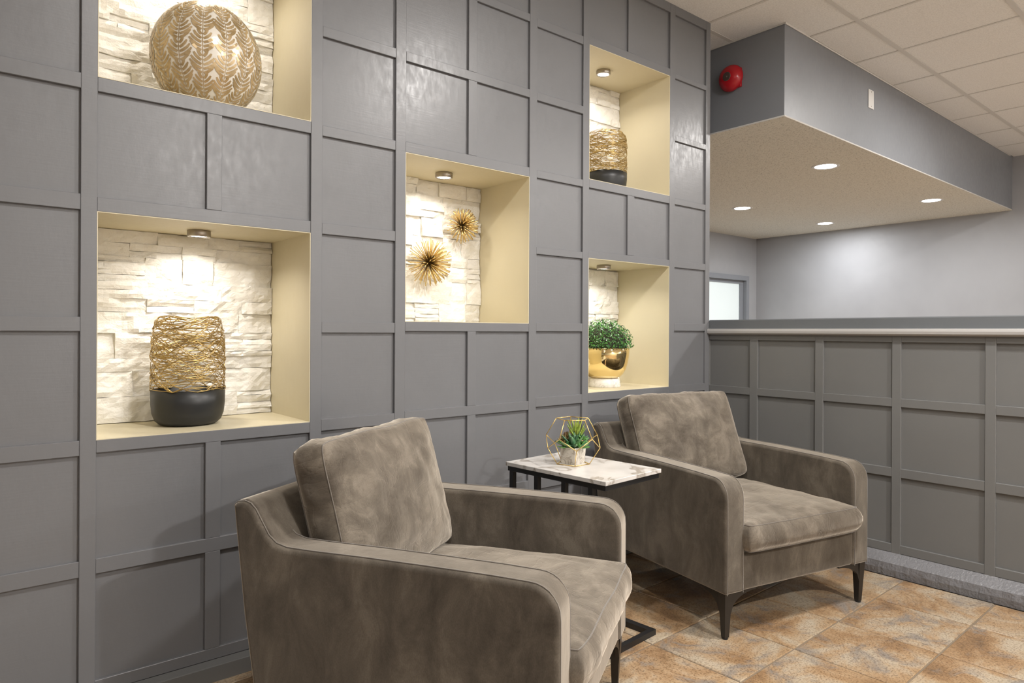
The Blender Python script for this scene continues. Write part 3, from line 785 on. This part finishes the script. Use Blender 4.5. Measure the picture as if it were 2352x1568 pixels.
def dirxy(px, dep):  # px: to the viewer's right, dep: away from the viewer
    vx, vy = math.cos(math.radians(44)), math.sin(math.radians(44)); return (px * vy + dep * vx, -px * vx + dep * vy)
x_, y_ = dirxy(.002, -.012); rosette(x_, y_, ph - .002, 'big', [(7, 8, .95), (6, 32, .95), (5, 56, .85), (3, 78, .7)])
x_, y_ = dirxy(.012, .018); rosette(x_, y_, ph + .012, 'lime', [(9, 58, 1.05), (8, 72, 1.25), (5, 84, 1.3)])
x_, y_ = dirxy(-.030, .0); rosette(x_, y_, ph + .012, 'red', [(6, 10, 1.0), (5, 40, 1.0), (3, 70, .8)])
x_, y_ = dirxy(-.026, .018); rosette(x_, y_, ph + .026, 'red', [(6, 15, .9), (4, 50, .8)])
x_, y_ = dirxy(.034, .004); rosette(x_, y_, ph + .026, 'bright', [(7, 0, .9), (6, 35, .9), (3, 70, .7)])
x_, y_ = dirxy(.020, .010); rosette(x_, y_, ph + .010, 'bright', [(6, 10, 1.1), (5, 45, 1.1)])
x_, y_ = dirxy(.022, -.006); rosette(x_, y_, ph - .002, 'green', [(6, 5, 1.0), (4, 35, .9)])
x_, y_ = dirxy(-.022, -.012); rosette(x_, y_, ph - .002, 'green', [(6, 0, .75), (4, 30, .8)])

# ------------------------------------------------------------ wire vases
def cage_r(t):   # t 0..1 up the cage
    if t < .72: return .112 - .004 * t
    k = (t - .72) / .28
    return .109 - .030 * (1 - math.sqrt(max(0, 1 - k * k)))
def wire_vase(loc, label, hcage, hbowl, seed):
    root = empty('wire_vase', loc); tag(root, label, 'vase', 'gold wire vases with black bases')
    bm = bmesh.new()
    lathe(bm, [(0, 0), (.070, 0), (.088, .004), (.101, .016), (.109, .038), (.1125, .070), (.113, hbowl), (.1105, hbowl), (.109, .07), (.10, .03), (.07, .012), (0, .010)], 64)
    obj('bowl', bm, 'matte_black', root, True)
    r = random.Random(seed); bm = bmesh.new()
    for q in range(62):
        steep = r.random()
        amp = r.uniform(.015, .06) if steep < .4 else r.uniform(.07, .20)
        z0 = r.uniform(0.0, 1.0) ** .9; p1 = r.uniform(0, 6.28); k1 = r.choice([1, 2]) if steep < .4 else r.choice([1, 2, 3]); p2 = r.uniform(0, 6.28)
        pts = []; N = 56; dr = r.uniform(-.0035, .0035)
        for i in range(N):
            a = 2 * math.pi * i / N
            t = z0 + amp * math.sin(k1 * a + p1) + .025 * math.sin(3 * a + p2) + .008 * math.sin(7 * a + p1)
            if t > 1: t = 1 - (t - 1) * .5
            if t < 0: t = -t * .5
            t = min(1, max(0, t))
            rr = cage_r(t) + dr + .0018 * math.sin(5 * a + p2)
            pts.append((rr * math.cos(a), rr * math.sin(a), hbowl - .003 + t * hcage))
        tube(bm, pts, 0.00125, 4, closed=True)
    tag(obj('wire_cage', bm, 'gold', root, True), 'tangled gold wire cage', kind='stuff')
    return root
wire_vase((.628, .196, Z(-.140) + .002), 'large gold wire vase on a black bowl base in the lower left niche', .245, .116, 3)
wire_vase((2.664, .20, Z(.322) + .002), 'gold wire vase on a black base in the upper right niche', .218, .104, 9)

# ------------------------------------------------------------ leaf patterned orb vase
ov = empty('round_vase', (.672, .158, Z(.320) + .002)); tag(ov, 'round pearl white vase with gold leaf pattern in the upper left niche', 'vase')
RX, RY, RZ = .172, .150, .186
cz = RZ - .008
bm = bmesh.new(); prof = []
for k in range(0, 33):
    a = math.radians(-72 + k * (72 + 74) / 32); prof.append((math.cos(a), cz + RZ * math.sin(a)))
prof = [(0, prof[0][1])] + prof + [(prof[-1][0] * .9, prof[-1][1] - .002), (prof[-1][0] * .85, prof[-1][1] - .03)]
lathe(bm, prof, 72, 0, 0, RX, RY)
obj('body', bm, 'pearl', ov, True)
def sph(lon, lat, e=.0012):
    return Vector(((RX + e) * math.cos(lat) * math.cos(lon), (RY + e) * math.cos(lat) * math.sin(lon), cz + (RZ + e) * math.sin(lat)))
def leaf_inlay(lon0, lat0, wl, hl_):
    bm = bmesh.new()
    sc = 1
    def strip(pts, wds):
        A = []
        for (x, y), w_ in zip(pts, wds):
            A.append((x, y, w_))
        L = []
        for i, (x, y, w_) in enumerate(A):
            a = A[max(0, i - 1)]; b = A[min(len(A) - 1, i + 1)]
            tx, ty = b[0] - a[0], b[1] - a[1]; l = math.hypot(tx, ty) or 1; nx_, ny_ = -ty / l * w_ / 2, tx / l * w_ / 2
            co = [];
            for sg in (1, -1):
                X, Y = x + sg * nx_, y + sg * ny_
                lat = lat0 + Y * hl_; cl = max(.2, math.cos(lat)); lon = lon0 + X * wl * (math.cos(lat0) / cl) ** .0
                co.append(bm.verts.new(sph(lon, lat)))
            L.append(co)
        for p_, q_ in zip(L, L[1:]): bm.faces.new((p_[0], p_[1], q_[1], q_[0]))
    strip([(0, -.62), (0, 0), (0, .46)], [.035, .035, .02])
    for k in range(5):
        y0 = .34 - k * .185; reach = [.15, .29, .41, .47, .42][k]
        for sg in (1, -1):
            pts = [(sg * .05, y0 - .12), (sg * (.05 + reach * .4), y0 - .035), (sg * (.05 + reach * .75), y0 + .07 + .01 * k), (sg * (.05 + reach), y0 + .20 + .02 * k)]
            strip(pts, [.105, .12, .115, .07])
    bmesh.ops.recalc_face_normals(bm, faces=bm.faces[:])
    return obj('leaf_inlay', bm, 'mosaic', ov)
NC = 15
for c in range(NC):
    lon = -math.pi / 2 + .1 + c * 2 * math.pi / NC
    rows_ = 6
    for r_ in range(rows_):
        lat = -1.02 + (r_ + (.5 if c % 2 else 0)) * .36
        if abs(lat) > 1.08: continue
        leaf_inlay(lon, lat, 2 * math.pi / NC * 1.06, .365)

# ------------------------------------------------------------ starbursts
def burst(loc, R, n, seed, label):
    root = empty('starburst', loc); tag(root, label, 'wall decoration', 'gold metal starbursts')
    bm = bmesh.new(); bmesh.ops.create_icosphere(bm, subdivisions=2, radius=R * .10); obj('hub', bm, 'gold_dark', root, True)
    bm = bmesh.new(); tube(bm, [(0, .0, 0), (0, NY - .012 - loc[1], 0)], .004, 8); obj('mount', bm, 'gold_dark', root)
    bm = bmesh.new(); tube(bm, [(0, 0, R * .06), (0, 0, R)], [.0011, .0021], 5)
    for f in bm.faces: f.smooth = True
    me = D.meshes.new('spike'); bm.to_mesh(me); bm.free(); me.materials.append(M['brass'])
    r = random.Random(seed); k = 0; ga = math.pi * (3 - 5 ** .5)
    for i in range(n):
        c = 1 - (i + .5) / n * 1.12           # from facing the room to slightly behind
        a = i * ga; s = math.sqrt(max(0, 1 - c * c))
        d_ = Vector((s * math.cos(a), -c, s * math.sin(a))) + Vector((r.uniform(-.06, .06), r.uniform(-.06, .06), r.uniform(-.06, .06)))
        o = meshobj('spike', me, root); o.rotation_mode = 'QUATERNION'; o.rotation_quaternion = Vector((0, 0, 1)).rotation_difference(d_.normalized()); 
        sc = r.uniform(.9, 1.04) * (1 if d_.y < .30 else .6); o.scale = (1, 1, sc)
burst((1.637, .300, 1.388), .104, 170, 1, 'larger gold metal starburst, lower left of the two on the stone')
burst((1.820, .308, 1.569), .080, 140, 2, 'smaller gold metal starburst, upper right of the two on the stone')

# ------------------------------------------------------------ boxwood ball in a gold pot
bp = empty('boxwood_planter', (2.664, .200, Z(-.128) + .002)); tag(bp, 'clipped green boxwood ball in a polished gold bowl on a white marble foot', 'potted plant')
bm = bmesh.new(); lathe(bm, [(0, 0), (.084, 0), (.086, .004), (.078, .040), (.070, .046), (0, .046)], 56); obj('foot', bm, 'footmarble', bp, True)
bm = bmesh.new(); lathe(bm, [(0, .046), (.066, .046), (.082, .052), (.098, .068), (.112, .092), (.122, .125), (.129, .165), (.132, .202), (.129, .203), (.124, .18), (.11, .11), (0, .09)], 72); obj('bowl', bm, 'gold_mirror', bp, True)
bm = bmesh.new(); r = random.Random(4)
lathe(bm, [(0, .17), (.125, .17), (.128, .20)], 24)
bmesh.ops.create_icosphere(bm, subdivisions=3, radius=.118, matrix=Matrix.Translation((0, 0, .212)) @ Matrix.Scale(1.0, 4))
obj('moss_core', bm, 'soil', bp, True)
bm = bmesh.new()
cnt = 0
while cnt < 1900:
    d_ = Vector((r.gauss(0, 1), r.gauss(0, 1), r.gauss(0, 1))).normalized()
    R_ = Vector((.148, .148, .142)) * r.uniform(.82, 1.04)
    p = Vector((d_.x * R_.x, d_.y * R_.y, .212 + d_.z * R_.z))
    if p.z < .203 or p.y + .2 > .34: continue
    cnt += 1
    n_ = (d_ + Vector((r.uniform(-.8, .8), r.uniform(-.8, .8), r.uniform(-.6, .9)))).normalized()
    u = n_.orthogonal().normalized(); q = Matrix.Rotation(r.uniform(0, 6.28), 3, n_); u = q @ u; v = n_.cross(u)
    L, wd = r.uniform(.010, .015), r.uniform(.0055, .0085)
    pts = [p - u * L / 2, p + v * wd / 2 - n_ * .0006, p + u * L / 2, p - v * wd / 2 - n_ * .0006]
    vs = [bm.verts.new(x) for x in pts]; bm.faces.new(vs)
tag(obj('foliage', bm, 'boxwood', bp), kind='stuff')

# ------------------------------------------------------------ fire bell and blank plate
fb = empty('fire_bell', (SX0, .054, 2.601)); tag(fb, 'round red fire alarm bell on the end of the dark bulkhead', 'alarm bell')
bxo('backplate', (-.018, -.062, -.062), (0, .052, .052), 'red', fb, .003, 1)
bm = bmesh.new(); prof = [(0, .062), (.020, .062), (.034, .060), (.052, .054), (.066, .042), (.076, .026), (.079, .012), (.077, .009), (0, .009)]
lathe(bm, prof, 56)
for v_ in bm.verts: v_.co = Vector((-v_.co.z - .006, v_.co.x, v_.co.y))
bmesh.ops.recalc_face_normals(bm, faces=bm.faces[:])
gong = obj('gong', bm, 'red', fb, True)
bm = bmesh.new(); lathe(bm, [(0, .0655), (.004, .0650), (.006, .0625), (.024, .0622), (.027, .060), (0, .058)], 40)
for v_ in bm.verts: v_.co = Vector((-v_.co.z - .007, v_.co.x, v_.co.y))
bmesh.ops.recalc_face_normals(bm, faces=bm.faces[:])
obj('hub', bm, 'bellhub', gong)
bp2 = empty('blank_plate', (4.76, sy(4.76) - .0005, 2.651)); tag(bp2, 'white rectangular blank cover plate on the long face of the bulkhead', 'cover plate')
bxo('plate', (-.040, -.006, -.062), (.040, 0, .062), 'white', bp2, .003, 2)
for s in (-1, 1):
    bm = bmesh.new(); lathe(bm, [(0, -.001), (.0035, -.001), (.0035, .0005), (0, .001)], 12)
    for v_ in bm.verts: v_.co = Vector((v_.co.x, -.0065 - v_.co.z, v_.co.y + s * .048))
    obj('screw', bm, 'nickel', bp2)
